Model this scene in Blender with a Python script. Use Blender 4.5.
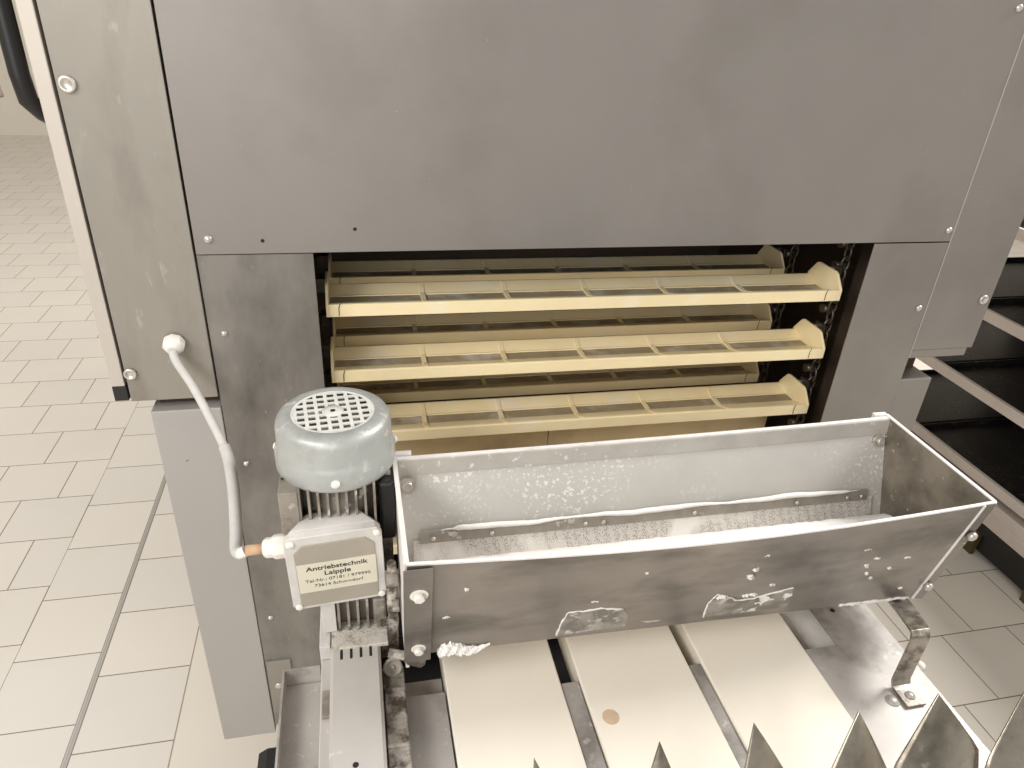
import bpy, math, random
from mathutils import Vector, Matrix
random.seed(7)
S = bpy.context.scene
for o in list(bpy.data.objects): bpy.data.objects.remove(o)

# ---------------------------------------------------------------- camera
cam = bpy.data.objects.new('camera', bpy.data.cameras.new('camera'))
S.collection.objects.link(cam); S.camera = cam
cam.data.sensor_width = 36.0; cam.data.lens = 716.7*36/1024; cam.data.clip_start = .02; cam.data.clip_end = 60
pi_, ro, ya = (math.radians(a) for a in (28.82, 3.28, 13.35))
fw = Vector((math.sin(ya)*math.cos(pi_), math.cos(ya)*math.cos(pi_), -math.sin(pi_)))
r0 = Vector((math.cos(ya), -math.sin(ya), 0)); u0 = r0.cross(fw)
rr = math.cos(ro)*r0 + math.sin(ro)*u0; uu = -math.sin(ro)*r0 + math.cos(ro)*u0
M = Matrix((rr, uu, -fw)).transposed().to_4x4(); M.translation = (0, -.95, 1.46)
cam.matrix_world = M

# ---------------------------------------------------------------- light and exposure
S.view_settings.view_transform = 'Standard'; S.view_settings.look = 'None'
S.view_settings.gamma = 1; S.view_settings.exposure = 0.02; S.view_settings.use_curve_mapping = False
W = bpy.data.worlds.new('world'); S.world = W; W.use_nodes = True
W.node_tree.nodes['Background'].inputs[0].default_value = (1, .985, .965, 1)
W.node_tree.nodes['Background'].inputs[1].default_value = .54

def area(name, loc, sx, sy, power, col=(1, .985, .96), target=None):
    d = bpy.data.lights.new(name, 'AREA'); d.shape = 'RECTANGLE'; d.size = sx; d.size_y = sy; d.energy = power; d.color = col
    o = bpy.data.objects.new(name, d); S.collection.objects.link(o); o.location = loc
    if target: o.rotation_euler = (Vector(target)-Vector(loc)).to_track_quat('-Z', 'Y').to_euler()
    return o
area('ceiling_lamp', (-1.7, -1.7, 2.6), 1.6, .6, 52, target=(.2, 0, .8))
area('front_fill_light', (-.9, -2.9, 1.75), 1.8, 1.3, 26, target=(.2, 0, 1.05))  # added fill behind the camera, brightens the trays and upright faces
area('ceiling_lamp', (3.0, .1, 3.0), 1.2, 1.2, 140, target=(1.6, .2, 0))  # unseen light placed on the right to brighten the floor there
area('ceiling_lamp', (-2.2, 2.2, 3.0), 1.4, 1.4, 42)

# ---------------------------------------------------------------- materials
def nd(nt, t, **k):
    n = nt.nodes.new(t)
    for a, b in k.items(): setattr(n, a, b)
    return n
def srgb(r, g, b):
    f = lambda c: ((c/255+.055)/1.055)**2.4 if c > 10 else c/255/12.92
    return (f(r), f(g), f(b), 1)
def mul(c, k): return (min(1, c[0]*k), min(1, c[1]*k), min(1, c[2]*k), 1)
def mat(name, col, rough=.5, metal=0., var=.12, scale=9., stretch=(1, 1, 1), spots=None, spot_scale=60, spot_lo=.62, spot_hi=.68,
        stain=None, stain_scale=6, stain_lo=.5, stain_hi=.7, bump=0., streak=0):
    m = bpy.data.materials.new(name); m.use_nodes = True; nt = m.node_tree; L = nt.links
    b = nt.nodes['Principled BSDF']
    geo = nd(nt, 'ShaderNodeNewGeometry'); mp = nd(nt, 'ShaderNodeMapping'); mp.inputs['Scale'].default_value = stretch
    L.new(geo.outputs['Position'], mp.inputs['Vector'])
    def noise(sc, det=5, v=None, rg=.6):
        n = nd(nt, 'ShaderNodeTexNoise'); n.inputs['Scale'].default_value = sc; n.inputs['Detail'].default_value = det
        n.inputs['Roughness'].default_value = rg
        L.new((v or mp).outputs[0], n.inputs['Vector']); return n
    def ramp(src, lo, hi, c0=(0, 0, 0, 1), c1=(1, 1, 1, 1)):
        r = nd(nt, 'ShaderNodeValToRGB'); r.color_ramp.elements[0].position = lo; r.color_ramp.elements[1].position = hi
        r.color_ramp.elements[0].color = c0; r.color_ramp.elements[1].color = c1; L.new(src, r.inputs[0]); return r
    n = noise(scale); r = ramp(n.outputs[0], .3, .7, mul(col, 1-var), mul(col, 1+var)); out = r.outputs[0]
    def mix(fac, a, cb):
        x = nd(nt, 'ShaderNodeMix', data_type='RGBA'); L.new(fac, x.inputs[0]); L.new(a, x.inputs[6]); x.inputs[7].default_value = cb; return x.outputs[2]
    if stain: out = mix(ramp(noise(stain_scale, 6).outputs[0], stain_lo, stain_hi).outputs[0], out, stain)
    if spots:
        # flour dust comes in clusters: fine speckle gated by a broad noise
        f = ramp(noise(spot_scale, 3, geo and None).outputs[0], spot_lo, spot_hi)
        g = ramp(noise(7, 2).outputs[0], .42, .62)
        mm = nd(nt, 'ShaderNodeMath', operation='MULTIPLY'); L.new(f.outputs[0], mm.inputs[0]); L.new(g.outputs[0], mm.inputs[1])
        out = mix(mm.outputs[0], out, spots)
    L.new(out, b.inputs['Base Color'])
    b.inputs['Roughness'].default_value = rough; b.inputs['Metallic'].default_value = metal
    if bump:
        bp = nd(nt, 'ShaderNodeBump'); bp.inputs['Strength'].default_value = bump; bp.inputs['Distance'].default_value = .002
        L.new(noise(scale*6, 4).outputs[0], bp.inputs['Height']); L.new(bp.outputs[0], b.inputs['Normal'])
    return m

FL = srgb(236, 232, 226)
M_panel = mat('grey_panel_metal', srgb(143, 137, 131), .4, .35, .06, 3, stain=srgb(126, 120, 113), stain_scale=2.5, stain_lo=.5, stain_hi=.75, spots=srgb(178, 172, 164), spot_scale=120, spot_lo=.71, spot_hi=.76)
M_side = mat('olive_grey_metal', srgb(150, 144, 134), .45, .3, .1, 7, (1, 1, .35), stain=srgb(128, 122, 112), stain_scale=14, stain_lo=.5, stain_hi=.75, spots=srgb(190, 184, 174), spot_scale=50, spot_lo=.62, spot_hi=.72)
M_steel_dark = mat('stained_dark_steel', srgb(140, 135, 128), .42, .45, .14, 7, (1, 1, .5), stain=srgb(92, 88, 83), stain_scale=9, stain_lo=.45, stain_hi=.75,
                   spots=srgb(165, 158, 150), spot_scale=110, spot_lo=.68, spot_hi=.72)
M_grey = mat('painted_grey_metal', srgb(170, 165, 160), .5, .1, .04, 4, stain=srgb(105, 100, 96), stain_scale=60, stain_lo=.69, stain_hi=.71)
M_edge = mat('light_door_edge', srgb(196, 187, 176), .4, .2, .04, 5)
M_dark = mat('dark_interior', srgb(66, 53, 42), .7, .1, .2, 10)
M_black = mat('black_plastic', srgb(24, 22, 21), .4, 0, .1, 20)
M_rubber = mat('black_rubber', srgb(40, 36, 34), .7, 0, .1, 20)
M_screw = mat('bright_screw_steel', srgb(205, 199, 190), .32, .6, .1, 80)
M_hole = mat('dark_recess', srgb(30, 26, 22), .8, 0, .1, 20)
M_hop_out = mat('hopper_outer_steel', srgb(138, 131, 124), .36, .5, .16, 16, (.4, 1, 1), stain=srgb(86, 81, 74), stain_scale=13, stain_lo=.48, stain_hi=.72, spots=FL, spot_scale=55, spot_lo=.74, spot_hi=.76)
M_hop_in = mat('floured_inner_steel', srgb(200, 196, 189), .45, .15, .07, 8, spots=FL, spot_scale=190, spot_lo=.56, spot_hi=.62)
M_bar = mat('clamp_bar_steel', srgb(158, 151, 140), .45, .3, .15, 40, spots=FL, spot_scale=70, spot_lo=.62, spot_hi=.68)
M_rimbar = mat('rim_bar_steel', srgb(188, 182, 174), .45, .2, .12, 18, spots=FL, spot_scale=70, spot_lo=.6, spot_hi=.66)
M_hop_end = mat('tarnished_end_steel', srgb(140, 131, 118), .45, .35, .2, 14, stain=srgb(100, 92, 80), stain_scale=18, stain_lo=.45, stain_hi=.7, spots=FL, spot_scale=90, spot_lo=.66, spot_hi=.7)
M_rim = mat('flour_dusted_rim', srgb(228, 223, 217), .7, .05, .1, 40)
M_flour = mat('white_flour', srgb(240, 236, 230), .95, 0, .05, 60, bump=.6)
M_cream = mat('cream_tray_plastic', srgb(255, 232, 187), .45, 0, .05, 12, stain=srgb(252, 240, 218), stain_scale=10, stain_lo=.55, stain_hi=.75)
M_cream.node_tree.nodes['Principled BSDF'].inputs['Subsurface Weight'].default_value = .15
M_cream.node_tree.nodes['Principled BSDF'].inputs['Subsurface Radius'].default_value = (.01, .007, .003)
M_mesh = mat('grey_mesh_fabric', srgb(162, 146, 116), .8, 0, .15, 30, stain=srgb(215, 208, 195), stain_scale=14, stain_lo=.5, stain_hi=.75)
M_board = mat('cream_board', srgb(247, 238, 222), .35, 0, .02, 5)
M_table = mat('galvanised_table_steel', srgb(182, 176, 170), .4, .3, .12, 12, stain=srgb(120, 113, 104), stain_scale=11, stain_lo=.5, stain_hi=.7, spots=FL, spot_scale=85, spot_lo=.6, spot_hi=.7)
M_cover = mat('fan_cover_paint', srgb(178, 180, 176), .42, .3, .08, 20, stain=srgb(146, 143, 136), stain_scale=16, stain_lo=.5, stain_hi=.75, spots=srgb(212, 210, 203), spot_scale=70, spot_lo=.55, spot_hi=.65, bump=.1)
M_grille = mat('dusty_grille', srgb(214, 213, 206), .6, 0, .08, 60)
M_chan = mat('cover_channel_steel', srgb(196, 190, 184), .4, .2, .06, 14, spots=FL, spot_scale=60, spot_lo=.64, spot_hi=.7)
M_motor = mat('motor_housing_grey', srgb(150, 142, 130), .6, .2, .2, 22, stain=srgb(95, 86, 76), stain_scale=25, stain_lo=.5, stain_hi=.7, spots=FL, spot_scale=60, spot_lo=.6, spot_hi=.66)
M_box = mat('floured_terminal_box', srgb(206, 201, 195), .7, .1, .1, 30, bump=.2)
M_lid = mat('terminal_lid_grey', srgb(165, 156, 142), .55, .1, .07, 15)
M_label = mat('cream_sticker', srgb(212, 206, 186), .5, 0, .03, 30)
M_ink = mat('label_ink', srgb(50, 46, 42), .7, 0, 0, 10)
M_grime = mat('floury_grime_metal', srgb(172, 163, 152), .8, .1, .3, 35, stain=srgb(80, 70, 60), stain_scale=45, stain_lo=.45, stain_hi=.6, spots=FL, spot_scale=70, spot_lo=.5, spot_hi=.56, bump=1.)
M_ledge = mat('flour_crusted_ledge', srgb(205, 198, 186), .9, 0, .2, 60, stain=srgb(150, 140, 126), stain_scale=60, stain_lo=.5, stain_hi=.65, bump=1.)
M_cable = mat('white_cable_sheath', srgb(200, 196, 190), .55, 0, .06, 60)
M_gland = mat('white_gland_nylon', srgb(232, 226, 216), .5, 0, .06, 50)
M_copper = mat('stained_gland_neck', srgb(196, 162, 128), .6, 0, .1, 50)
M_teeth = mat('bent_stainless', srgb(160, 152, 138), .26, .85, .2, 22, stain=srgb(92, 85, 72), stain_scale=16, stain_lo=.45, stain_hi=.75, spots=srgb(200, 196, 188), spot_scale=50, spot_lo=.6, spot_hi=.75)  # mottling in the colour stands in for mirrored reflections
M_strap = mat('strap_steel', srgb(168, 161, 150), .4, .6, .2, 40, stain=srgb(100, 92, 80), stain_scale=45, stain_lo=.5, stain_hi=.65)
M_rack = mat('rack_light_metal', srgb(205, 194, 184), .4, .2, .05, 10)
M_tray = mat('black_baking_tray', srgb(30, 28, 28), .42, .1, .3, 40, spots=srgb(110, 104, 98), spot_scale=120, spot_lo=.55, spot_hi=.75)
M_dolly = mat('olive_dolly_plastic', srgb(74, 66, 30), .6, 0, .15, 20)
M_chain = mat('oily_chain_steel', srgb(110, 100, 88), .4, .7, .3, 50)

def tile_material():
    m = bpy.data.materials.new('beige_floor_tiles'); m.use_nodes = True; nt = m.node_tree; L = nt.links; b = nt.nodes['Principled BSDF']
    geo = nd(nt, 'ShaderNodeNewGeometry'); sp = nd(nt, 'ShaderNodeSeparateXYZ'); L.new(geo.outputs['Position'], sp.inputs[0])
    W_, H_, J = .2032, .1984, .0034
    c1, c2, cj = srgb(222, 213, 199), srgb(217, 209, 197), srgb(122, 104, 88)
    def brick(x0, y0, off):
        mp = nd(nt, 'ShaderNodeMapping'); mp.inputs['Location'].default_value = (-x0+40*W_, -y0+40*H_, 0)
        L.new(geo.outputs['Position'], mp.inputs[0])
        t = nd(nt, 'ShaderNodeTexBrick'); t.offset = off; t.offset_frequency = 2; t.squash = 1
        L.new(mp.outputs[0], t.inputs['Vector'])
        t.inputs['Scale'].default_value = 1; t.inputs['Brick Width'].default_value = W_; t.inputs['Row Height'].default_value = H_
        t.inputs['Mortar Size'].default_value = J/2; t.inputs['Mortar Smooth'].default_value = .3; t.inputs['Bias'].default_value = 0
        t.inputs['Color1'].default_value = c1; t.inputs['Color2'].default_value = c2; t.inputs['Mortar'].default_value = cj
        return t.outputs[0]
    def lt(v):
        n = nd(nt, 'ShaderNodeMath', operation='LESS_THAN'); L.new(sp.outputs[0], n.inputs[0]); n.inputs[1].default_value = v; return n.outputs[0]
    def mix(f, a, bb):
        n = nd(nt, 'ShaderNodeMix', data_type='RGBA'); L.new(f, n.inputs[0]); 
        for s, k in ((a, 6), (bb, 7)):
            if isinstance(s, tuple): n.inputs[k].default_value = s
            else: L.new(s, n.inputs[k])
        return n.outputs[2]
    field = brick(-.852, 1.0743, .5)       # running bond left of the first straight joint
    col1 = brick(-.852, .4243, 0)
    col2 = brick(-.6475, .350-H_*0, 0)
    right = brick(.665, .130, .5)
    out = mix(lt(-.1), right, srgb(222, 212, 197))
    out = mix(lt(-.4425), out, srgb(170, 155, 138))
    out = mix(lt(-.4445), out, col2)
    out = mix(lt(-.6475), out, srgb(120, 110, 100)); out = mix(lt(-.649), out, srgb(168, 161, 151))
    out = mix(lt(-.6535), out, srgb(135, 126, 116)); out = mix(lt(-.6545), out, srgb(172, 165, 154))
    out = mix(lt(-.659), out, srgb(120, 108, 96)); out = mix(lt(-.6605), out, col1)
    out = mix(lt(-.852), out, field)
    n = nd(nt, 'ShaderNodeTexNoise'); n.inputs['Scale'].default_value = 4; n.inputs['Detail'].default_value = 6; L.new(geo.outputs['Position'], n.inputs['Vector'])
    r = nd(nt, 'ShaderNodeValToRGB'); r.color_ramp.elements[0].color = (.93, .93, .93, 1); r.color_ramp.elements[1].color = (1.03, 1.03, 1.03, 1); L.new(n.outputs[0], r.inputs[0])
    x = nd(nt, 'ShaderNodeMix', data_type='RGBA', blend_type='MULTIPLY'); x.inputs[0].default_value = 1; L.new(out, x.inputs[6]); L.new(r.outputs[0], x.inputs[7])
    L.new(x.outputs[2], b.inputs['Base Color']); b.inputs['Roughness'].default_value = .38
    return m
M_floor = tile_material()

def perforated():
    m = mat('perforated_sieve_steel', srgb(190, 184, 176), .6, .2, .06, 20); nt = m.node_tree; L = nt.links; b = nt.nodes['Principled BSDF']
    geo = nd(nt, 'ShaderNodeNewGeometry'); v = nd(nt, 'ShaderNodeTexVoronoi'); v.inputs['Scale'].default_value = 420; v.inputs['Randomness'].default_value = .6
    mp = nd(nt, 'ShaderNodeMapping'); mp.inputs['Rotation'].default_value = (.35, .5, .2); L.new(geo.outputs['Position'], mp.inputs[0]); L.new(mp.outputs[0], v.inputs['Vector'])
    r = nd(nt, 'ShaderNodeValToRGB'); r.color_ramp.elements[0].position = .28; r.color_ramp.elements[1].position = .4
    r.color_ramp.elements[0].color = srgb(140, 132, 124); r.color_ramp.elements[1].color = srgb(214, 209, 202); L.new(v.outputs['Distance'], r.inputs[0])
    n = nd(nt, 'ShaderNodeTexNoise'); n.inputs['Scale'].default_value = 14; L.new(geo.outputs['Position'], n.inputs['Vector'])
    r2 = nd(nt, 'ShaderNodeValToRGB'); r2.color_ramp.elements[0].position = .5; r2.color_ramp.elements[1].position = .62; L.new(n.outputs[0], r2.inputs[0])
    x = nd(nt, 'ShaderNodeMix', data_type='RGBA'); L.new(r2.outputs[0], x.inputs[0]); L.new(r.outputs[0], x.inputs[6]); x.inputs[7].default_value = FL
    L.new(x.outputs[2], b.inputs['Base Color']); return m
M_sieve = perforated()

# ---------------------------------------------------------------- mesh helpers
class MB:
    def __init__(s): s.v = []; s.f = []; s.sm = []
    def add(s, vs, fs, smooth=False):
        k = len(s.v); s.v += [Vector(p) for p in vs]; s.f += [tuple(i+k for i in f) for f in fs]; s.sm += [smooth]*len(fs); return s
    def box(s, x0, x1, y0, y1, z0, z1):
        vs = [(x, y, z) for z in (z0, z1) for y in (y0, y1) for x in (x0, x1)]
        return s.add(vs, [(0, 2, 3, 1), (4, 5, 7, 6), (0, 1, 5, 4), (2, 6, 7, 3), (0, 4, 6, 2), (1, 3, 7, 5)])
    def prism(s, pts, a, b, axis='x'):
        # polygon in the plane square to axis, extruded from a to b
        n = len(pts)
        def P(t, p): return {'x': (t, p[0], p[1]), 'y': (p[0], t, p[1]), 'z': (p[0], p[1], t)}[axis]
        return s.add([P(a, p) for p in pts]+[P(b, p) for p in pts],
                     [tuple(range(n))[::-1], tuple(range(n, 2*n))]+[(i, (i+1) % n, (i+1) % n+n, i+n) for i in range(n)])
    def strip(s, path, a, b, t, axis='x', seg=1, bow=None):
        # sheet of thickness t following a 2D path, swept a..b
        n = len(path); nor = []
        for i in range(n):
            p = Vector(path[max(0, i-1)]); q = Vector(path[min(n-1, i+1)]); d = (q-p).normalized(); nor.append(Vector((-d.y, d.x)))
        ring = [Vector(path[i]) for i in range(n)]+[Vector(path[i])+nor[i]*t for i in range(n-1, -1, -1)]
        m = len(ring); vs = []
        for k in range(seg+1):
            x = a+(b-a)*k/seg
            for p in ring:
                o = bow(x, p) if bow else (0, 0)
                q = (p.x+o[0], p.y+o[1])
                vs.append({'x': (x, q[0], q[1]), 'y': (q[0], x, q[1]), 'z': (q[0], q[1], x)}[axis])
        fs = [tuple(range(m))[::-1], tuple(range(seg*m, seg*m+m))]
        for k in range(seg):
            for i in range(m): fs.append((k*m+i, k*m+(i+1) % m, (k+1)*m+(i+1) % m, (k+1)*m+i))
        return s.add(vs, fs)
    def lathe(s, prof, c, axis=(0, 0, 1), n=40, cap0=True, cap1=True):
        A = Vector(axis).normalized(); U = A.orthogonal().normalized(); V = A.cross(U); c = Vector(c); vs = []
        for r, h in prof:
            for i in range(n):
                t = 2*math.pi*i/n; vs.append(c+A*h+(U*math.cos(t)+V*math.sin(t))*r)
        fs = []
        for k in range(len(prof)-1):
            for i in range(n): fs.append((k*n+i, k*n+(i+1) % n, (k+1)*n+(i+1) % n, (k+1)*n+i))
        s.add(vs, fs, True)
        b = len(s.v)-len(vs)
        if cap0: s.f.append(tuple(b+i for i in range(n))[::-1]); s.sm.append(False)
        if cap1: s.f.append(tuple(b+(len(prof)-1)*n+i for i in range(n))); s.sm.append(False)
        return s
    def cyl(s, p, q, r, n=20):
        p = Vector(p); q = Vector(q); return s.lathe([(r, 0), (r, (q-p).length)], p, q-p, n)
    def tube(s, pts, rad, n=12, closed=False):
        pts = [Vector(p) for p in pts]; N = len(pts); vs = []; prev = None
        for i, p in enumerate(pts):
            a = pts[(i-1) % N] if closed or i else p; b = pts[(i+1) % N] if closed or i < N-1 else p
            d = (b-a).normalized()
            U = d.orthogonal().normalized() if prev is None else (prev-d*prev.dot(d)).normalized(); prev = U; V = d.cross(U)
            r = rad(i) if callable(rad) else rad
            for k in range(n): t = 2*math.pi*k/n; vs.append(p+(U*math.cos(t)+V*math.sin(t))*r)
        fs = []
        for i in range(N if closed else N-1):
            j = (i+1) % N
            for k in range(n): fs.append((i*n+k, i*n+(k+1) % n, j*n+(k+1) % n, j*n+k))
        s.add(vs, fs, True); b = len(s.v)-len(vs)
        if not closed:
            s.f.append(tuple(b+k for k in range(n))[::-1]); s.f.append(tuple(b+(N-1)*n+k for k in range(n))); s.sm += [False, False]
        return s
    def xform(s, Mx, k=0):
        for i in range(k, len(s.v)): s.v[i] = Mx @ s.v[i]
        return s
    def build(s, name, m, parent=None, origin=None, bevel=0, mods=None):
        root = parent
        while root is not None and root.parent: root = root.parent
        o0 = Vector(origin) if origin is not None else (root.location.copy() if root else Vector((0, 0, 0)))
        me = bpy.data.meshes.new(name); me.from_pydata([v-o0 for v in s.v], [], s.f); me.validate()
        me.materials.append(m)
        for p, q in zip(me.polygons, s.sm): p.use_smooth = q
        import bmesh
        bm = bmesh.new(); bm.from_mesh(me); bmesh.ops.recalc_face_normals(bm, faces=bm.faces); bm.to_mesh(me); bm.free()
        o = bpy.data.objects.new(name, me); S.collection.objects.link(o)
        if parent: o.parent = parent
        else: o.location = o0
        if bevel:
            b = o.modifiers.new('bevel', 'BEVEL'); b.width = bevel; b.segments = 2; b.limit_method = 'ANGLE'; b.angle_limit = math.radians(40)
        return o
def tag(o, label=None, cat=None, group=None, kind=None):
    for k, v in (('label', label), ('category', cat), ('group', group), ('kind', kind)):
        if v: o[k] = v
    return o
def thing(name, loc, label, cat, group=None):
    o = bpy.data.objects.new(name, None); o.empty_display_size = .05; S.collection.objects.link(o); o.location = loc
    return tag(o, label, cat, group)
def copy_tree(o, parent=None):
    c = o.copy(); S.collection.objects.link(c); c.parent = parent
    for ch in o.children: copy_tree(ch, c)
    return c
bpy.context.view_layer.update()

# ---------------------------------------------------------------- setting
fl = MB().box(-5.1, 5.1, -3, 7.1, -.05, 0).build('floor', M_floor); tag(fl, kind='structure')
M_wall = mat('warm_white_wall', srgb(226, 218, 206), .7, 0, .03, 2)
for nm, a in (('wall_back', (-5, 5, 7, 7.1, 0, 3.4)), ('wall_left', (-5.1, -5, -3, 7.1, 0, 3.4)), ('wall_right', (5, 5.1, -3, 7.1, 0, 3.4))):
    tag(MB().box(*a).build(nm, M_wall), kind='structure')

# ---------------------------------------------------------------- the machine
MA = thing('bakery_machine', (.37, .6, 0), 'big grey metal machine with a wide dark opening full of cream trays', 'machine')
def screw(parent, x, z, r=.0055, y=0, kind='pan'):
    m = MB()
    if kind == 'pan': m.lathe([(r, 0), (r*.98, .0015), (r*.7, .0034), (.0005, .004)], (x, y, z), (0, -1, 0), 16)
    elif kind == 'ring':
        m.lathe([(r, 0), (r, .003), (r*.9, .0042), (r*.62, .0042), (r*.55, .003), (.0005, .003)], (x, y, z), (0, -1, 0), 22)
    o = m.build('screw', M_screw, parent)
    return o
# closed body behind the panels (walls around a hollow that the trays travel through)
b = MB()
b.box(-.318, -.3, .02, 1.25, .93, 2.3); b.box(1.04, 1.056, .02, 1.25, .93, 2.3)
b.box(-.318, 1.056, 1.23, 1.25, .93, 2.3); b.box(-.318, 1.056, .004, 1.25, 2.3, 2.32)
b.box(-.318, -.21, .02, 1.23, .93, .95); b.box(.945, 1.056, .02, 1.23, .93, .95)
b.build('body', M_side, MA)
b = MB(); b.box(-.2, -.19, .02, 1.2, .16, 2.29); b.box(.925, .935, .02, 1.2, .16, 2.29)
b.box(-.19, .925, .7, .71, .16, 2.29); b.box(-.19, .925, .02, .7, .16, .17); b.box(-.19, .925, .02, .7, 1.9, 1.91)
b.build('dark_cavity_box', M_dark, MA)  # added dark box that keeps the opening dark inside
# front panels
tp = MB().box(-.2015, .9343, -.0015, .001, 1.1405, 2.32).build('top_panel', M_panel, MA, bevel=.0006)
sl = MB().box(-.318, -.2045, -.0015, .02, .93, 2.32).build('side_panel', M_side, MA, bevel=.0008)
sr = MB().box(.9345, 1.058, -.0015, .02, .945, 2.32).add([], []).box(.9345, 1.048, -.0015, .02, .93, .9449).build('side_panel', M_panel, MA, bevel=.001)
lp = MB().box(-.2025, -.0563, .002, .004, .2, 1.1385).build('lower_panel', M_steel_dark, MA, bevel=.0005)
rp = MB().box(.797, .9343, -.0012, .001, .2, 1.1385).build('lower_panel', M_panel, MA, bevel=.0005)
tag(lp, 'dark stained steel lower panel left of the trays')
screw(tp, -.184, 1.161, y=-.0015); screw(tp, .924, 1.159, y=-.0015); screw(tp, .911, 1.472, y=-.0015); screw(tp, -.184, 1.6, y=-.0015)
for x, z in ((-.118, 1.158), (-.0, 1.172)):
    MB().lathe([(.0024, 0), (.0024, .0006)], (x, -.0014, z), (0, -1, 0), 14).build('rivet_hole', M_hole, tp)
screw(sl, -.306, 1.342, .0095, -.0015, 'ring'); screw(sl, -.311, .974, .0085, -.0015, 'ring')
for x, z in ((-.183, 1.027), (-.181, .81), (-.181, .484)): screw(lp, x, z, .0045, .002)
MB().box(.9332, .9352, -.0021, -.0013, .931, 1.7).build('weld_seam', M_grey, MA, bevel=.0004)
screw(rp, .919, 1.025, .006, -.0012); screw(sr, 1.041, 1.037, .0085, -.0015, 'ring')
# lower corner boxes
bl = MB().box(-.2975, -.2035, 0, .55, .18, .9105).build('corner_box', M_grey, MA, bevel=.0015)
br = MB().box(.9345, 1.0, 0, .55, .18, .886).build('corner_box', M_panel, MA, bevel=.0015)
for x0 in (-.27, .94): MB().box(x0, x0+.05, .35, .5, 0, .18).build('foot', M_black, MA)
MB().box(-.29, -.205, .026, .5, .9105, .93).build('gap_shade_block', M_dark, MA)  # dark blocks added to stand in for the dark gaps above the boxes
MB().box(.94, .99, .04, .5, .886, .93).build('gap_shade_block', M_dark, MA)
bp = MB().box(-.2, -.158, -.003, .002, .24, .377).build('bracket_plate', M_side, MA, bevel=.0008); screw(bp, -.184, .315, .007, -.003)
# hinged door seen edge-on at the left
dr = MB().box(-.3385, -.3215, -.002, 1.2, .955, 2.3).build('door', M_edge, MA, bevel=.001)
MB().box(-.3385, -.3205, -.002, .2, .932, .9545).build('rubber_corner', M_rubber, dr, bevel=.001)
# bow handle on the outside of the door
h = MB(); pth = [(-.339, .03, 1.30), (-.346, .02, 1.308), (-.354, .01, 1.322), (-.3565, .01, 1.35), (-.3565, .01, 1.75), (-.352, .02, 1.78), (-.339, .03, 1.79)]
h.tube(pth, .0105, 12); h.build('handle', M_black, dr)
h = MB().box(-.346, -.339, .02, .04, 1.36, 1.7).build('handle_strip', M_black, dr, bevel=.001)
M_plate = mat('floured_beige_sheet', srgb(226, 208, 172), .6, .05, .08, 12, stain=srgb(200, 180, 146), stain_scale=9, stain_lo=.5, stain_hi=.7)
for x0, x1 in ((-.06, .331), (.333, .783)): MB().box(x0, x1, .133, .136, .665, .785).build('guide_plate', M_plate, MA)
# drive chains either side of the trays
def chain(x, y, z0, z1):
    m = MB(); z = z0; k = 0
    while z < z1:
        pts = []
        for i in range(14):
            t = 2*math.pi*i/14; a = .0075*math.cos(t); c = .013*math.sin(t)
            pts.append((x+(a if k % 2 else 0), y+(0 if k % 2 else a), z+c))
        m.tube(pts, .0022, 6, closed=True); z += .0195; k += 1
    for z in [z0+.04*i for i in range(int((z1-z0)/.04))]: m.cyl((x-.012, y+.012, z), (x+.012, y+.012, z), .008, 12)
    return m.build('drive_chain', M_chain, MA)
chain(.818, .08, .55, 1.5); chain(-.085, .08, .55, 1.5); chain(.84, .26, .55, 1.5)
MB().box(.85, .87, .05, .09, .5, 1.6).build('chain_rail', M_dark, MA)

# ---------------------------------------------------------------- swing trays
TX0, TX1 = -.047, .788
divs = [.097, .2285, .361, .494, .632]
def make_tray():
    t = thing('swing_tray', (.3725, .03, 0), '', 'tray', 'cream trays hanging across the machine opening')
    y0 = .03
    L = t.location
    fr = MB()
    def P(a): return [(y0+y, z) for y, z in a]
    fr.prism(P([(0, 0), (.008, -.002), (.040, .002), (.040, .006), (.009, .0155), (.004, .0195), (0, .019)]), TX0+.004, TX1-.004)   # front lip with its slope
    fr.prism(P([(.066, .002), (.074, .002), (.092, .009), (.095, .0145), (.091, .015), (.070, .006), (.066, .006)]), TX0+.004, TX1-.004)  # back wall
    fr.build('trough', M_cream, t, bevel=.0008)
    pts = P([(0, 0), (0, .019), (.019, .041), (.025, .0435), (.072, .0435), (.078, .041), (.097, .017), (.097, .011), (.085, .0), (.075, -.005), (.015, -.005)])
    for a, b_ in ((TX0, TX0+.004), (TX1-.004, TX1)): MB().prism(pts, a, b_).build('end_plate', M_cream, t, bevel=.0008)
    for x in divs:
        MB().prism(P([(.008, .0), (.008, .0168), (.012, .0168), (.040, .0076), (.068, .0076), (.090, .0158), (.090, .010), (.07, .0), (.04, -.001)]), x-.0038, x+.0038).build('divider', M_cream, t, bevel=.0006)
    MB().box(TX0+.005, TX1-.005, y0+.039, y0+.0665, .003, .0045).build('mesh_floor', M_mesh, t)
    for x0, x1 in ((TX0-.03, TX0), (TX1, TX1+.022)):
        MB().cyl((x0, y0+.05, .04), (x1, y0+.05, .04), .0035, 10).box(min(x0, x1)+.012, max(x0, x1)-.0005 if x0 < 0 else min(x0, x1)+.016, y0+.035, y0+.06, .024, .045).build('pivot_pin', M_chain, t)
    for x in (TX0+.018, TX1-.03):
        MB().tube([(x, y0-.0008, .002), (x, y0-.0012, .014), (x+.002, y0-.001, .021)], .0005, 6).build('wire_clip', M_hole, t)
    return t
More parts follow.
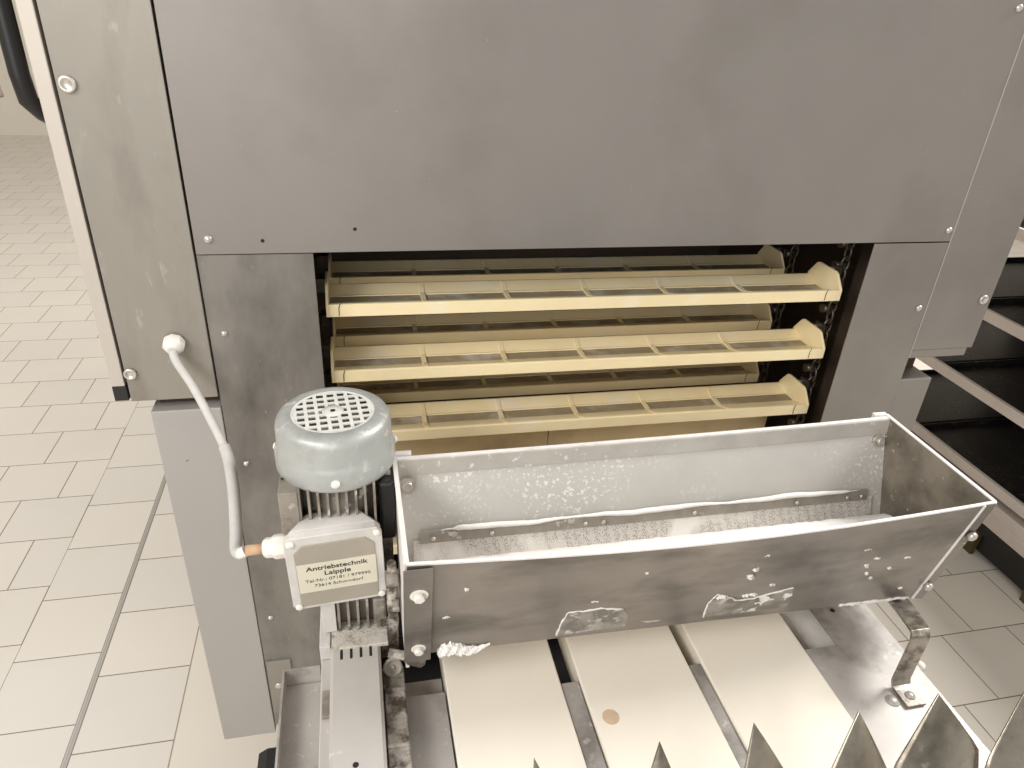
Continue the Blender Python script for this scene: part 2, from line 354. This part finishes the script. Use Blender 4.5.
rows = [(.03, 1.036, 'cream tray at the front of the opening, highest of the front row'),
        (.03, .928, 'cream tray in the front row, second from the top'),
        (.03, .815, 'cream tray just above the trough back rim, its left end behind the motor cover'),
        (.03, .688, 'cream tray peeping out between motor and trough, below the front three'),
        (.03, .576, 'lowest cream tray, a sliver of it seen between motor body and trough end'),
        (.2, 1.013, 'shaded cream tray in the back row, right under the top panel edge'),
        (.2, .906, 'shaded cream tray in the back row, behind the second front tray'),
        (.2, .788, 'shaded cream tray in the back row, seen under the second front tray'),
        (.2, .668, 'lowest shaded tray in the back row, between third front tray and trough rim')]
proto = make_tray()
for i, (y, z, lab) in enumerate(rows):
    t = proto if i == 0 else copy_tree(proto)
    t.location = (.3725, y, z-.0045); t.rotation_euler = (0, math.radians(.22), 0); t['label'] = lab

# ---------------------------------------------------------------- flour trough
HX0, HX1 = .031, .732
HP = thing('flour_trough', (.38, -.31, .745), 'long steel flour trough with a perforated bottom hanging over the cream boards', 'trough')
def bow(x, p):
    k = math.sin(math.pi*min(1, max(0, (x-HX0)/(HX1-HX0)))); w = max(0, (p[1]-.75)/.2) if hasattr(p, '__getitem__') else 0
    dz = (1-min(1, (p[1]-.745)/.206))*(.036-.0205*(x-.066)/.642)
    return (-.006*k*w-.204*dz, -.010*k*w*w+dz)
def sag(x, p): return (0, -.0068*(1-min(1, max(0, x/.73))**3)*min(1, max(0, (p[1]-.83)/.12)))
fwall = MB().strip([(-.362, .745), (-.404, .951)], HX0+.001, HX1-.016, .002, seg=24, bow=bow).build('front_wall', M_hop_out, HP)
# flange of the front wall's right end and the bracket strip at the left
fo = MB().strip([(-.367, .760), (-.405, .951)], HX1-.016, HX1, .002).build('end_flange', M_hop_out, HP)
MB().strip([(-.3655, .761), (-.404, .951)], HX1-.0175, HX1-.016, .0034).xform(Matrix.Translation((0, -.0012, 0))).build('weld_seam', M_rim, HP)
MB().strip([(-.403, .951), (-.4035, .9535)], HX0+.001, HX1, .0032, seg=24, bow=lambda x, p: bow(x, (0, .951))).build('rim_edge', M_rim, HP)
bwall = MB().strip([(-.211, .951), (-.213, .935), (-.25, .83), (-.272, .766)], HX0+.004, HX1-.003, .002, seg=24, bow=sag).build('back_wall', M_hop_in, HP)
MB().strip([(-.2135, .951), (-.2155, .929)], HX0+.004, HX1-.003, -.0022, seg=24, bow=sag).build('rim_bar', M_rimbar, HP)
MB().strip([(-.2142, .9512), (-.208, .9512)], HX0+.004, HX1-.003, .0018, seg=24, bow=sag).build('rim_edge', M_rim, HP)
endp = [(-.207, .953), (-.405, .951), (-.368, .757), (-.283, .757), (-.248, .83)]
er = MB().prism(endp, HX1-.003, HX1).build('end_plate', M_hop_end, HP)
el = MB().prism([(-.207, .946)]+endp[1:], HX0-.001, HX0+.003).build('end_plate', M_rim, HP)
MB().strip([(-.205, .9545), (-.405, .9535)], HX1-.0035, HX1+.0008, .0018).build('rim_edge', M_rim, HP)
MB().strip([(-.205, .9472), (-.405, .9535)], HX0-.002, HX0+.0035, .0018).build('rim_edge', M_rim, HP)
MB().box(HX0-.002, HX0+.022, -.207, -.2, .940, .9495).build('corner_tab', M_rim, HP, bevel=.0006)
MB().box(HX1-.022, HX1-.002, -.207, -.2, .946, .9555).build('corner_tab', M_rim, HP, bevel=.0006)
sv = MB().strip([(-.2505, .846), (-.254, .833), (-.262, .808), (-.273, .798), (-.30, .79), (-.33, .788), (-.366, .79)], .05, HX1-.022, .0015).build('sieve', M_sieve, HP)
cb = MB().strip([(-.2535, .842), (-.2485, .857)], .058, .700, -.003).build('clamp_bar', M_bar, HP)
for x in (.075, .15, .275, .30, .43, .585, .665, .688):
    MB().lathe([(.003, 0), (.0026, .0016), (.0005, .002)], (x, -.2545, .8495), (0, -.95, .31), 12).build('screw', M_screw, cb)
def hexbolt(p, ax, r, parent, washer=True, m=M_screw):
    mb = MB(); A = Vector(ax).normalized()
    if washer: mb.lathe([(r*1.5, 0), (r*1.5, .0018)], p, A, 24)
    mb.lathe([(r, .0018), (r, .007), (r*.8, .008)], p, A, 6); return mb.build('bolt', m, parent)
fa = (0, -.98, -.2)
hexbolt((.7265, -.3955, .896), fa, .0065, HP, False); hexbolt((.719, -.3755, .794), fa, .0065, HP, False)
hexbolt((.046, -.2245, .913), (0, -.95, .3), .007, HP); hexbolt((.716, -.221, .921), (0, -.95, .3), .006, HP)
bk = MB().strip([(-.3715, .776), (-.406, .948)], HX0-.003, HX0+.027, .0014).xform(Matrix.Translation((0, -.0035, 0))).build('bracket_plate', M_hop_out, HP)
hexbolt((.044, -.401, .905), fa, .0065, HP, True, M_gland); hexbolt((.044, -.3805, .8025), fa, .0055, HP, True, M_gland)
MB().lathe([(.009, 0), (.009, .016), (.006, .02)], (.034, -.362, .768), (.9, -.4, 0), 16).cyl((.012, -.353, .768), (.034, -.362, .768), .0055).build('pivot_bolt', M_grime, HP)
# outlines of dried dough and thin scrapes on the front wall
def smear(cx, cz, pts, r):
    m = MB(); P3 = []
    for x, z in pts:
        Z = cz+z; Y = -.362-(Z-.745)*.204-.0024
        P3.append((cx+x, Y-.006*math.sin(math.pi*(cx+x-HX0)/.7)*max(0, (Z-.75)/.2), Z))
    out = []
    for a, c in zip(P3, P3[1:]):
        for k in range(6): out.append(tuple(a[i]+(c[i]-a[i])*k/6+random.uniform(-.0007, .0007)*(i != 1) for i in range(3)))
    out.append(P3[-1]); m.tube(out, lambda i: r*random.uniform(.4, 1.3), 6); return m.build('dried_dough', M_rim, HP)
def on_wall(x, z, d=0):
    return (x, -.362-(z-.745)*.204-.0022-d-.006*math.sin(math.pi*(x-HX0)/.7)*max(0, (z-.75)/.2), z)
M_patch = mat('dried_dough_film', srgb(158, 152, 144), .6, .1, .22, 30, stain=srgb(120, 114, 106), stain_scale=30, stain_lo=.45, stain_hi=.6, spots=FL, spot_scale=45, spot_lo=.56, spot_hi=.6)
for poly, edge in (([(.2092, .784), (.2115, .811), (.2165, .833), (.235, .832), (.2558, .8335), (.285, .826), (.295, .81), (.295, .7865)], 6),
                   ([(.4005, .783), (.3969, .815), (.4042, .832), (.418, .826), (.4355, .813), (.455, .812), (.4772, .818), (.5087, .826), (.515, .805), (.5171, .781)], 8)):
    n = len(poly); cx = sum(p[0] for p in poly)/n; cz = sum(p[1] for p in poly)/n
    vs = [on_wall(cx, cz, .0006)]+[on_wall(x, z, .0005) for x, z in poly]+[on_wall(x, z, -.001) for x, z in poly]
    MB().add(vs, [(0, 1+i, 1+(i+1) % n) for i in range(n)]+[(1+i, 1+(i+1) % n, 1+n+(i+1) % n, 1+n+i) for i in range(n)]).build('dough_film', M_patch, HP)
    smear(0, 0, [(x, z) for x, z in poly[:edge]], .0013)
for a, z, w_, r in ((.0952, .9013, .002, .0022), (.2972, .897, .002, .0022), (.2456, .8491, .008, .0016), (.0744, .8512, .008, .0014), (.435, .865, .004, .005), (.438, .878, .004, .0035), (.443, .905, .006, .0022),
                    (.4746, .839, .007, .0028), (.5832, .8899, .010, .0014), (.6061, .8684, .008, .002), (.6374, .8426, .003, .0022), (.6183, .8249, .003, .003), (.6818, .79, .004, .002), (.655, .8608, .008, .0018), (.598, .855, .002, .003), (.607, .838, .002, .0026), (.45, .822, .02, .0028), (.41, .826, .01, .003), (.47, .80, .01, .0016)):
    smear(0, 0, [(a-w_/2, z), (a, z+.0012), (a+w_/2, z)], r)
smear(0, 0, [(.60+.018*i, .7665-.0006*i+.0008*(i % 2)) for i in range(7)], .0025)
# the strap that carries the trough's right end
sm_ = MB()
secs = [(.683, .713, -.360, .757, .0, -1), (.668, .697, -.392, .772, .0, -1), (.646, .673, -.441, .790, .0, -1), (.643, .670, -.448, .786, .8, -.6), (.642, .669, -.4505, .778, 1, 0), (.642, .669, -.4495, .708, 1, 0), (.642, .669, -.4525, .702, .7, -.7), (.642, .669, -.458, .7012, 0, -1), (.642, .669, -.482, .7012, 0, -1)]
vs = []
for x0, x1, y, z, ny, nz in secs:
    vs += [(x0, y, z), (x1, y, z), (x1, y+.0034*ny, z+.0034*nz), (x0, y+.0034*ny, z+.0034*nz)]
n = len(secs)
sm_.add(vs, [(0, 1, 2, 3), tuple(4*(n-1)+k for k in range(4))]+[(4*i+k, 4*i+(k+1) % 4, 4*i+4+(k+1) % 4, 4*i+4+k) for i in range(n-1) for k in range(4)])
stp = sm_.build('support_strap', M_strap, HP, bevel=.0005)
MB().lathe([(.0065, 0), (.006, .0015), (.004, .0018), (.0035, .003), (.0005, .003)], (.656, -.468, .7012), (0, 0, 1), 20).build('bolt', M_table, HP)
# flour lying in the trough
fb = MB(); rnd = random.Random(3); NX, NY = 90, 8
def heap(x, t):
    e = .5+.5*math.sin(x*19+1)*math.sin(x*47); k = .0035*e
    prof = [(-.373, .842), (-.35, .849), (-.32, .849), (-.30, .848), (-.287, .842), (-.281-k*.3, .835-k), (-.277, .826-k), (-.270, .813), (-.2665, .806)]
    y, z = prof[round(t*8)]
    return (x, y+rnd.uniform(-.0006, .0006), z+rnd.uniform(0, .0012))
vs = [heap(.052+.652*i/NX, j/NY) for i in range(NX+1) for j in range(NY+1)]
fs = [(i*(NY+1)+j, (i+1)*(NY+1)+j, (i+1)*(NY+1)+j+1, i*(NY+1)+j+1) for i in range(NX) for j in range(NY)]
fb.add(vs, fs, True)
o = fb.build('flour', M_flour, origin=(.38, -.34, .8)); tag(o, 'white flour left along the front of the trough bottom', 'flour', kind='stuff')
# ridge of flour on the clamp bar
fb = MB(); pts = [(.085+.60*i/80, -.2505+.0006*math.sin(i*.7), .8585+.0012*math.sin(i*.31)+.0008*rnd.random()) for i in range(81)]
fb.tube(pts, lambda i: .0036*(.4+.65*abs(math.sin(i*.11+.6)))*(1 if 2 < i < 78 else .3), 8)
o = fb.build('flour', M_flour, origin=(.38, -.245, .858)); tag(o, 'thin ridge of white flour on the bar across the trough back wall', 'flour', kind='stuff')
# clump of flour hanging at the trough's lower left corner
fb = MB(); vs = []; fs = []; NA, NB = 40, 18
for i in range(NA+1):
    t = i/NA; R_ = .0115*math.sin(math.pi*min(.98, max(.02, t**.6)))**.5*(1-.55*t)
    for k in range(NB):
        a = 2*math.pi*k/NB; r = R_*(1+rnd.uniform(-.22, .22)+.2*math.sin(i*.9+k))
        vs.append((.066+.062*t, -.3745+r*.55*math.cos(a), .784+.004*math.sin(t*7)+r*math.sin(a)))
fs = [(i*NB+k, i*NB+(k+1) % NB, (i+1)*NB+(k+1) % NB, (i+1)*NB+k) for i in range(NA) for k in range(NB)]+[tuple(range(NB))[::-1], tuple(NA*NB+k for k in range(NB))]
fb.add(vs, fs)
o = fb.build('flour_clump', M_flour, origin=(.09, -.365, .744)); tag(o, 'caked white flour clump at the lower left corner of the trough', 'flour', kind='stuff')

# ---------------------------------------------------------------- gear motor
CX, CY = -.037, -.21
MO = thing('electric_motor', (CX, CY, .745), 'upright grey electric motor with a round vented cover and a labelled terminal box', 'motor')
fc = MB().lathe([(.066, .951), (.069, .9525), (.0702, .956), (.0702, .974), (.068, .9795), (.0668, .984), (.0664, 1.006), (.0655, 1.011), (.063, 1.0155), (.058, 1.0188), (.0505, 1.0202), (.048, 1.0195)], (CX, CY, 0), (0, 0, 1), 64, cap0=False, cap1=False).build('fan_cover', M_cover, MO)
g = MB()
g.lathe([(.048, 1.0192), (.0445, 1.0195), (.0445, 1.0178), (.048, 1.0178)], (CX, CY, 0), (0, 0, 1), 48, False, False)
P_ = .0122
for k in range(-4, 4):
    a = (k+.5)*P_
    h_ = math.sqrt(max(0, .0462**2-a*a))
    if h_ > .006:
        g.box(CX+a-.0021, CX+a+.0021, CY-h_, CY+h_, 1.0178, 1.0194)
        g.box(CX-h_, CX+h_, CY+a-.0021, CY+a+.0021, 1.0179, 1.0195)
g.lathe([(.0125, 1.0178), (.0125, 1.0197), (.004, 1.0197)], (CX, CY, 0), (0, 0, 1), 24, cap1=True)
g.xform(Matrix.Translation((CX, CY, 0)) @ Matrix.Rotation(math.radians(6), 4, 'Z') @ Matrix.Translation((-CX, -CY, 0)))
g.build('grille', M_grille, fc)
MB().lathe([(.003, 1.0197), (.003, 1.0201)], (CX, CY, 0), (0, 0, 1), 12).build('hub_hole', M_hole, fc)
MB().lathe([(.057, .985), (.057, 1.008)], (CX, CY, 0), (0, 0, 1), 32).build('fan', M_grime, MO)
for a in (-90, 168, 10, 60):
    d = Vector((math.cos(math.radians(a)), math.sin(math.radians(a)), 0)); p = Vector((CX, CY, .966))+d*.0700
    MB().lathe([(.0052, 0), (.005, .003), (.003, .0045), (.0004, .0046)], p, d, 14).build('screw', M_gland, fc)
bd = MB().lathe([(.054, .80), (.054, .96)], (CX, CY, 0), (0, 0, 1), 40)
for k in range(-4, 5):
    bd.box(CX+k*.0105-.0014, CX+k*.0105+.0014, CY-.064, CY+.02, .80, .955)
for s in (-1, 1):
    for k in range(-3, 4): bd.box(CX+s*.05, CX+s*.062, CY+k*.0125-.0014, CY+k*.0125+.0014, .80, .955)
bd.build('finned_body', M_motor, MO)
MB().box(CX-.064, CX-.043, CY-.066, CY-.03, .845, .955).build('body_flat', M_motor, MO, bevel=.001)
MB().box(CX+.047, CX+.066, CY-.055, CY+.03, .865, .95).build('side_cap', M_black, MO, bevel=.004)
# terminal box
BX0, BX1, BY, BZ0, BZ1 = -.0955, .0115, -.302, .808, .914
R4 = Matrix.Translation((CX, BY, .85)) @ Matrix.Rotation(math.radians(3), 4, 'Z') @ Matrix.Rotation(math.radians(-1.5), 4, 'Y') @ Matrix.Translation((-CX, -BY, -.85))
def octo(x0, x1, z0, z1, c, c2=None):
    c2 = c if c2 is None else c2
    return [(x0+c2, z0), (x1-c2, z0), (x1, z0+c2), (x1, z1-c), (x1-c, z1), (x0+c, z1), (x0, z1-c), (x0, z0+c2)]
tb = MB().prism(octo(BX0, BX1, BZ0, BZ1, .006), BY+.003, BY+.012, 'y')
q = octo(BX0, BX1, BZ0, BZ1, .006); q2 = octo(BX0+.012, BX1-.012, BZ0+.004, BZ1, .014)
tb.add([(x, BY+.012, z) for x, z in q]+[(x, BY+.042, z) for x, z in q2], [tuple(range(8))[::-1], tuple(range(8, 16))]+[(i, (i+1) % 8, (i+1) % 8+8, i+8) for i in range(8)])
tb.xform(R4); tbo = tb.build('terminal_box', M_box, MO, bevel=.001)
ld = MB().prism(octo(BX0-.0008, BX1+.0008, BZ0-.0008, BZ1+.0008, .006), BY-.001, BY+.0028, 'y').xform(R4).build('lid', M_box, MO, bevel=.001)
MB().prism(octo(BX0+.0085, BX1-.0085, BZ0+.0045, BZ1-.0105, .010, .002), BY-.0025, BY-.001, 'y').xform(R4).build('lid_face', M_lid, ld, bevel=.0006)
for x, z in ((BX0+.006, BZ0+.005), (BX1-.005, BZ0+.005), (BX0+.006, BZ1-.006), (BX1-.005, BZ1-.006)):
    MB().lathe([(.0045, 0), (.0043, .0025), (.003, .0035), (.0004, .0036)], (x, BY-.001, z), (0, -1, 0), 14).xform(R4).build('screw', M_gland, ld)
MB().box(-.086, .003, BY-.0031, BY-.0026, .834, .877).xform(R4).build('sticker', M_label, ld)
def text(s_, size, cx, z, bold=0):
    c = bpy.data.curves.new('t', 'FONT'); c.body = s_; c.size = size; c.align_x = 'CENTER'; c.align_y = 'CENTER'; c.extrude = .0001; c.offset = bold
    t = bpy.data.objects.new('t', c); S.collection.objects.link(t); bpy.context.view_layer.update()
    me = bpy.data.meshes.new_from_object(t.evaluated_get(bpy.context.evaluated_depsgraph_get())); bpy.data.objects.remove(t)
    Mx = Matrix.Translation(-MO.location) @ R4 @ Matrix.Translation((cx, BY-.0032, z)) @ Matrix.Rotation(math.radians(90), 4, 'X') @ Matrix.Diagonal((1.22, 1, 1, 1))
    me.transform(Mx); me.materials.clear(); me.materials.append(M_ink); me.name = 'lettering'
    o = bpy.data.objects.new('lettering', me); S.collection.objects.link(o); o.parent = ld
text('Antriebstechnik', .0088, -.0415, .869, .00016); text('Laipple', .0088, -.0415, .8602, .00016)
text('Tel-Nr.: 07181 / 979990', .0062, -.0415, .8510); text('73614 Schorndorf', .0062, -.0415, .8430)
# gland and cable
gl = MB().lathe([(.013, 0), (.0145, .004), (.0145, .014), (.012, .018), (.012, .024), (.009, .028)], (-.0955, -.282, .886), (-1, 0, -.05), 8).build('cable_gland', M_gland, MO, bevel=.001)
MB().cyl((-.122, -.282, .8845), (-.142, -.2818, .8835), .0062).build('gland_neck', M_copper, gl)
# base block, cooling slots, cover channel running forward
MB().box(-.066, -.049, -.296, -.15, .752, .80).build('flange_block', M_box, MO, bevel=.001)
bb = MB().box(-.048, .013, -.276, -.15, .745, .80)
for k in range(4): bb.box(-.047+k*.0115, -.044+k*.0115, -.296, -.276, .745, .803)
bb.build('base_block', M_motor, MO)
MB().box(-.004, .012, -.297, -.274, .757, .80).build('gear_housing', M_motor, MO, bevel=.003)
ch = MB().strip([(-.0555, .698), (-.0555, .7445), (-.0535, .7465), (-.0015, .7465), (.0, .7445), (.0, .698)], -.62, -.315, .002, 'y').build('cover_channel', M_chan, MO)
MB().box(-.056, .012, -.322, -.28, .7455, .7515).build('cover_ledge', M_ledge, MO, bevel=.001)
for k in range(4): MB().box(-.046+k*.0115, -.0425+k*.0115, -.337, -.322, .7445, .7492).build('cover_slot', M_hole, MO, bevel=.001)
MB().lathe([(.0032, 0), (.0032, .0005)], (-.030, -.474, .7484), (0, 0, 1), 16).build('cover_hole', M_hole, MO)
MB().box(-.0705, -.0575, -.315, -.25, .70, .749).build('side_step', M_box, MO, bevel=.001)
MB().box(-.0695, -.0575, -.62, -.316, .697, .728).build('side_step', M_chan, MO, bevel=.001)
MB().box(-.067, -.0575, -.40, -.365, .7285, .7335).build('side_clip', M_motor, MO, bevel=.001)

# grimy bearing block and lever joining motor and trough
BBk = thing('bearing_block', (.018, -.45, .70), 'flour caked bearing block and lever between the motor and the trough', 'bearing block')
MB().box(.004, .028, -.62, -.368, .698, .727).build('block', M_grime, BBk, bevel=.002)
MB().box(.003, .0285, -.366, -.335, .70, .722).build('clamp', M_grime, BBk, bevel=.001)
MB().box(.0045, .0275, -.448, -.444, .7271, .7295).build('joint_bar', M_grime, BBk)
MB().box(.004, .0255, -.3, -.29, .70, .765).build('side_plate', M_grime, BBk)
MB().lathe([(.0115, 0), (.0115, .004), (.008, .004), (.007, .001), (.0025, .001), (.0025, .004), (.0005, .004)], (.0155, -.340, .728), (0, -.8, .6), 24).build('bearing', M_motor, BBk)
lv = MB(); lv.tube([(.02, -.30, .86), (.0215, -.302, .83), (.018, -.305, .80), (.02, -.31, .775), (.0175, -.315, .75)], lambda i: .0055+.001*(i % 2), 8)
lv.cyl((.013, -.308, .84), (.027, -.308, .84), .009, 12); lv.cyl((.013, -.31, .80), (.027, -.31, .80), .008, 12)
lv.build('lever', M_grime, BBk)

# ---------------------------------------------------------------- cable
ctrl = [(-.247, -.02, 1.014), (-.243, -.028, 1.002), (-.222, -.05, .972), (-.198, -.085, .935), (-.180, -.12, .912), (-.170, -.16, .903), (-.163, -.20, .893), (-.1575, -.245, .881), (-.155, -.268, .8765), (-.149, -.281, .880), (-.1425, -.2818, .8835)]
def cr(P, n):
    out = []
    for i in range(len(P)-1):
        p0 = Vector(P[max(0, i-1)]); p1 = Vector(P[i]); p2 = Vector(P[i+1]); p3 = Vector(P[min(len(P)-1, i+2)])
        for k in range(n):
            t = k/n; out.append(.5*((2*p1)+(p2-p0)*t+(2*p0-5*p1+4*p2-p3)*t*t+(3*p1-p0-3*p2+p3)*t**3))
    out.append(Vector(P[-1])); return out
cp = cr(ctrl, 24); N = len(cp)
CB = thing('power_cable', (-.247, -.01, 1.02), 'pale corrugated cable running from the left panel down to the motor', 'cable')
MB().tube(cp[:92], .0055, 12).build('smooth_sheath', M_cable, CB)
MB().tube(cp[90:-22], lambda i: .0068+.0007*(i % 2), 12).build('corrugated_sleeve', M_cable, CB)
MB().tube(cp[-24:-1], .0066, 12).build('end_fitting', M_gland, CB)
MB().lathe([(.013, 0), (.0145, .004), (.0145, .012), (.011, .017), (.008, .02)], (-.247, -.0018, 1.0215), (0, -.9, -.35), 8).build('gland', M_gland, CB, bevel=.001)

# ---------------------------------------------------------------- table with boards
TB = thing('steel_table', (.3, -.45, 0), 'floury steel table frame with cut-outs under the cream boards', 'table')
TY0, TY1 = -.78, -.374
t_ = MB(); T0, T1 = .694, .6965
t_.box(-.113, .0765, TY0, -.362, T0, T1)
t_.box(.2225, .2445, TY0, TY1, T0, T1); t_.box(.3955, .4115, TY0, TY1, T0, T1)
t_.box(.5635, .700, TY0, -.376, T0, T1); t_.box(.614, .700, -.376, -.12, T0, T1)
t_.box(-.113, -.02, -.362, -.322, T0, T1)
t_.build('table_sheet', M_table, TB)
fl_ = MB(); fl_.box(-.1155, -.113, TY0, -.318, .66, .722); fl_.box(-.113, -.072, -.3205, -.318, .66, .722); fl_.build('raised_flange', M_table, TB)
cbm = MB(); cbm.box(.03, .0765, -.36, -.325, .672, .676); cbm.box(-.11, .7, -.50, -.46, .64, .66); cbm.box(-.02, .7, -.16, -.12, .64, .66); cbm.build('cross_bar', M_table, TB)
sk = MB(); sk.box(.700, .7025, TY0, -.1, .655, .6965); sk.box(-.02, .70, -.11, -.1, .52, .66)
sk.build('skirt', M_table, TB)
ud = MB(); ud.box(-.02, .70, -.76, -.11, .50, .505); ud.box(-.022, -.02, -.76, -.11, .5, .66); ud.box(.698, .6995, -.76, -.11, .5, .64); ud.box(-.02, .70, -.77, -.762, .5, .64); ud.build('slot_shade_box', M_hole, TB)  # added near-black box, stands in for the shade below the cut-outs
for x in (.0, .66):
    for y in (-.75, -.15): MB().box(x, x+.03, y, y+.03, 0, .50).build('leg', M_table, TB)
MB().lathe([(.0035, 0), (.0035, .0004)], (.645, -.318, .6966), (0, 0, 1), 14).build('hole', M_hole, TB)
MB().lathe([(.009, 0), (.0085, .001), (.006, .0012), (.0055, .003), (.0005, .003)], (.632, -.468, .6966), (0, 0, 1), 20).build('screw', M_table, TB)
MB().lathe([(.007, 0), (.0065, .005), (.004, .008), (.0005, .0085)], (.7085, -.4236, .690), (.3, 0, 1), 16).build('plastic_cap', M_gland, TB)
# loop handle at the table's left side
hd = MB().strip([(-.1165, .655), (-.136, .655), (-.1465, .648), (-.149, .635), (-.149, .57)], -.40, -.372, .004, 'y'); hd.build('loop_handle', M_black, TB, bevel=.001)
MB().box(-.1255, -.1165, -.393, -.378, .57, .653).build('latch', M_hole, TB)
PN = MB().strip([(.565, .60), (.585, .612), (.592, .64), (.60, .660), (.64, .668)], -.40, -.13, .003, 'y')
o = PN.build('chute_plate', M_rim, origin=(.6, -.25, .60)); o.parent = TB; o.location = Vector((.6, -.25, .6))-TB.location

bx = [(.079, .2215, 'cream board on the table, leftmost of the three'), (.2465, .3945, 'cream board with a round brown mark, middle of the three'), (.4135, .5625, 'cream board on the table, rightmost of the three, next to the strap')]
for i, (x0, x1, lab) in enumerate(bx):
    m = MB().box(x0, x1, -.76, -.20, .6615, .70)
    o = m.build('cream_board', M_board, origin=((x0+x1)/2, -.45, .662), bevel=.002); tag(o, lab, 'board', 'cream boards lying on the steel table')
    if i == 1:
        mk = MB(); mk.lathe([(.0105, 0), (.0105, .00015)], (.2685, -.432, .7), (0, 0, 1), 24)
        d = mk.build('brown_mark', mat('brown_knot', srgb(212, 184, 154), .5, 0, .12, 120), o, origin=((x0+x1)/2, -.45, .662))

# ---------------------------------------------------------------- zigzag sheet in the foreground
ZS = thing('zigzag_sheet', (.4, -.556, .70), 'row of bent pointed stainless blades along the near edge of the table', 'blade strip')
tips = [(.030, -.55), (.137, -.55), (.261, -.555), (.363, -.552), (.478, -.558), (.575, -.555), (.675, -.566), (.78, -.57)]
zt = [.822, .829, .83, .83, .83, .832, .83, .83]
for i in range(1, len(tips)-1):
    (x, y), z = tips[i], zt[i]
    m = MB(); n = 14; rows_ = 12; vs = []; fs = []
    tw = (.0, .0, .008, .010, -.010, .006)[i-1]
    for side in (0, 1):
        for a in range(rows_+1):
            t = a/rows_                              # 0 at the tip, 1 at the foot
            wl = min((.010, .044, .034, .080, .075, .09)[i-1]*t, (x-tips[i-1][0])*.49); wr = min((.060, .050, .080, .070, .100, .07)[i-1]*t, (tips[i+1][0]-x)*.49)
            for c in range(n+1):
                s = c/n; X = x-wl+(wl+wr)*s
                bulge = -math.sin(math.pi*s)*.014*t + tw*(s-.5)*2*t
                vs.append((X, y+bulge-.05*t+side*.0014, z-.13*t+(.004*math.sin(3*t)*(1 if side == 0 else 1))))
    K = (rows_+1)*(n+1)
    for a in range(rows_):
        for c in range(n):
            p = a*(n+1)+c; fs.append((p, p+1, p+n+2, p+n+1)); fs.append((p+K, p+K+n+1, p+K+n+2, p+K+1))
    for a in range(rows_):
        p = a*(n+1); fs.append((p, p+n+1, p+n+1+K, p+K)); p += n; fs.append((p, p+K, p+n+1+K, p+n+1))
    for c in range(n):
        p = rows_*(n+1)+c; fs.append((p, p+1, p+1+K, p+K))
    m.add(vs, fs, True); m.build('pointed_blade', M_teeth, ZS)
MB().box(.08, .74, -.66, -.635, .6968, .70).build('base_strip', M_table, ZS)

# ---------------------------------------------------------------- rack at the right
RK = thing('tray_rack', (2.1, .4, 0), 'pale metal rack right of the machine holding black baking trays', 'rack')
RX = 1.8; RY0, RY1 = -.6, 1.15
shelves = [.951, .707, .487, .256]
for z in shelves:
    MB().box(RX, RX+.012, RY0, RY1, z-.032, z).box(RX+.012, RX+.7, RY0, RY1, z-.032, z-.028).build('shelf', M_rack, RK)
MB().box(RX-.003, RX+.02, RY0, RY1, .125, .165).box(RX, RX+.7, RY0, RY1, .165, .2).build('base_frame', M_rack, RK, bevel=.001)
MB().box(RX+.7, RX+.71, RY0, RY1, .2, 1.0).build('dark_backing', M_hole, RK)  # near-black sheet added so the rack interior looks dark
for y in (RY0, RY1-.03): MB().box(RX+.015, RX+.04, y, y+.03, .2, .95).build('post', M_rack, RK)
MB().box(RX+.02, RX+.7, RY0+.05, RY1-.01, .02, .125).build('dolly_deck', M_black, RK)
for y in (-.5, -.1, .14, .40, .75, 1.05): MB().box(RX+.005, RX+.02, y, y+.07, .0, .084).build('dolly_block', M_dolly, RK)
MB().box(RX+.004, RX+.021, RY0, RY1, .085, .1245).build('dolly_rim', M_black, RK)
k = 0; lv_ = {.951: 'top', .707: 'second', .487: 'third', .256: 'lowest'}
for z in shelves:
    for j, (y0, y1) in enumerate(((-.55, -.02), (-.01, .375), (.38, .76), (.77, 1.12))):
        zz = z-.0275
        m = MB().box(RX+.02, RX+.68, y0, y1, zz, zz+.003)
        for (a, b_, c, d) in ((RX+.02, RX+.68, y0, y0+.004), (RX+.02, RX+.68, y1-.004, y1), (RX+.02, RX+.024, y0, y1), (RX+.676, RX+.68, y0, y1)): m.box(a, b_, c, d, zz+.003, zz+.02)
        o = m.build('baking_tray', M_tray, origin=(RX+.35, (y0+y1)/2, zz))
        tag(o, 'black baking tray on the %s rack shelf, %s' % (lv_[z], ('nearest the camera', 'second from the near end', 'third from the near end', 'farthest back')[j]), 'baking tray', 'black baking trays on the rack')

# ---------------------------------------------------------------- cart edge at the far left
CT = thing('metal_clamp', (-.60, .5, 1.28), 'small steel clamp at the upper left picture edge behind the door handle', 'clamp')
MB().cyl((-.585, .5, 1.26), (-.60, .5, 1.36), .007, 14).build('rod', M_black, CT)
MB().cyl((-.583, .5, 1.255), (-.585, .5, 1.275), .012, 14).cyl((-.596, .5, 1.32), (-.60, .5, 1.335), .012, 14).build('collar', M_screw, CT)
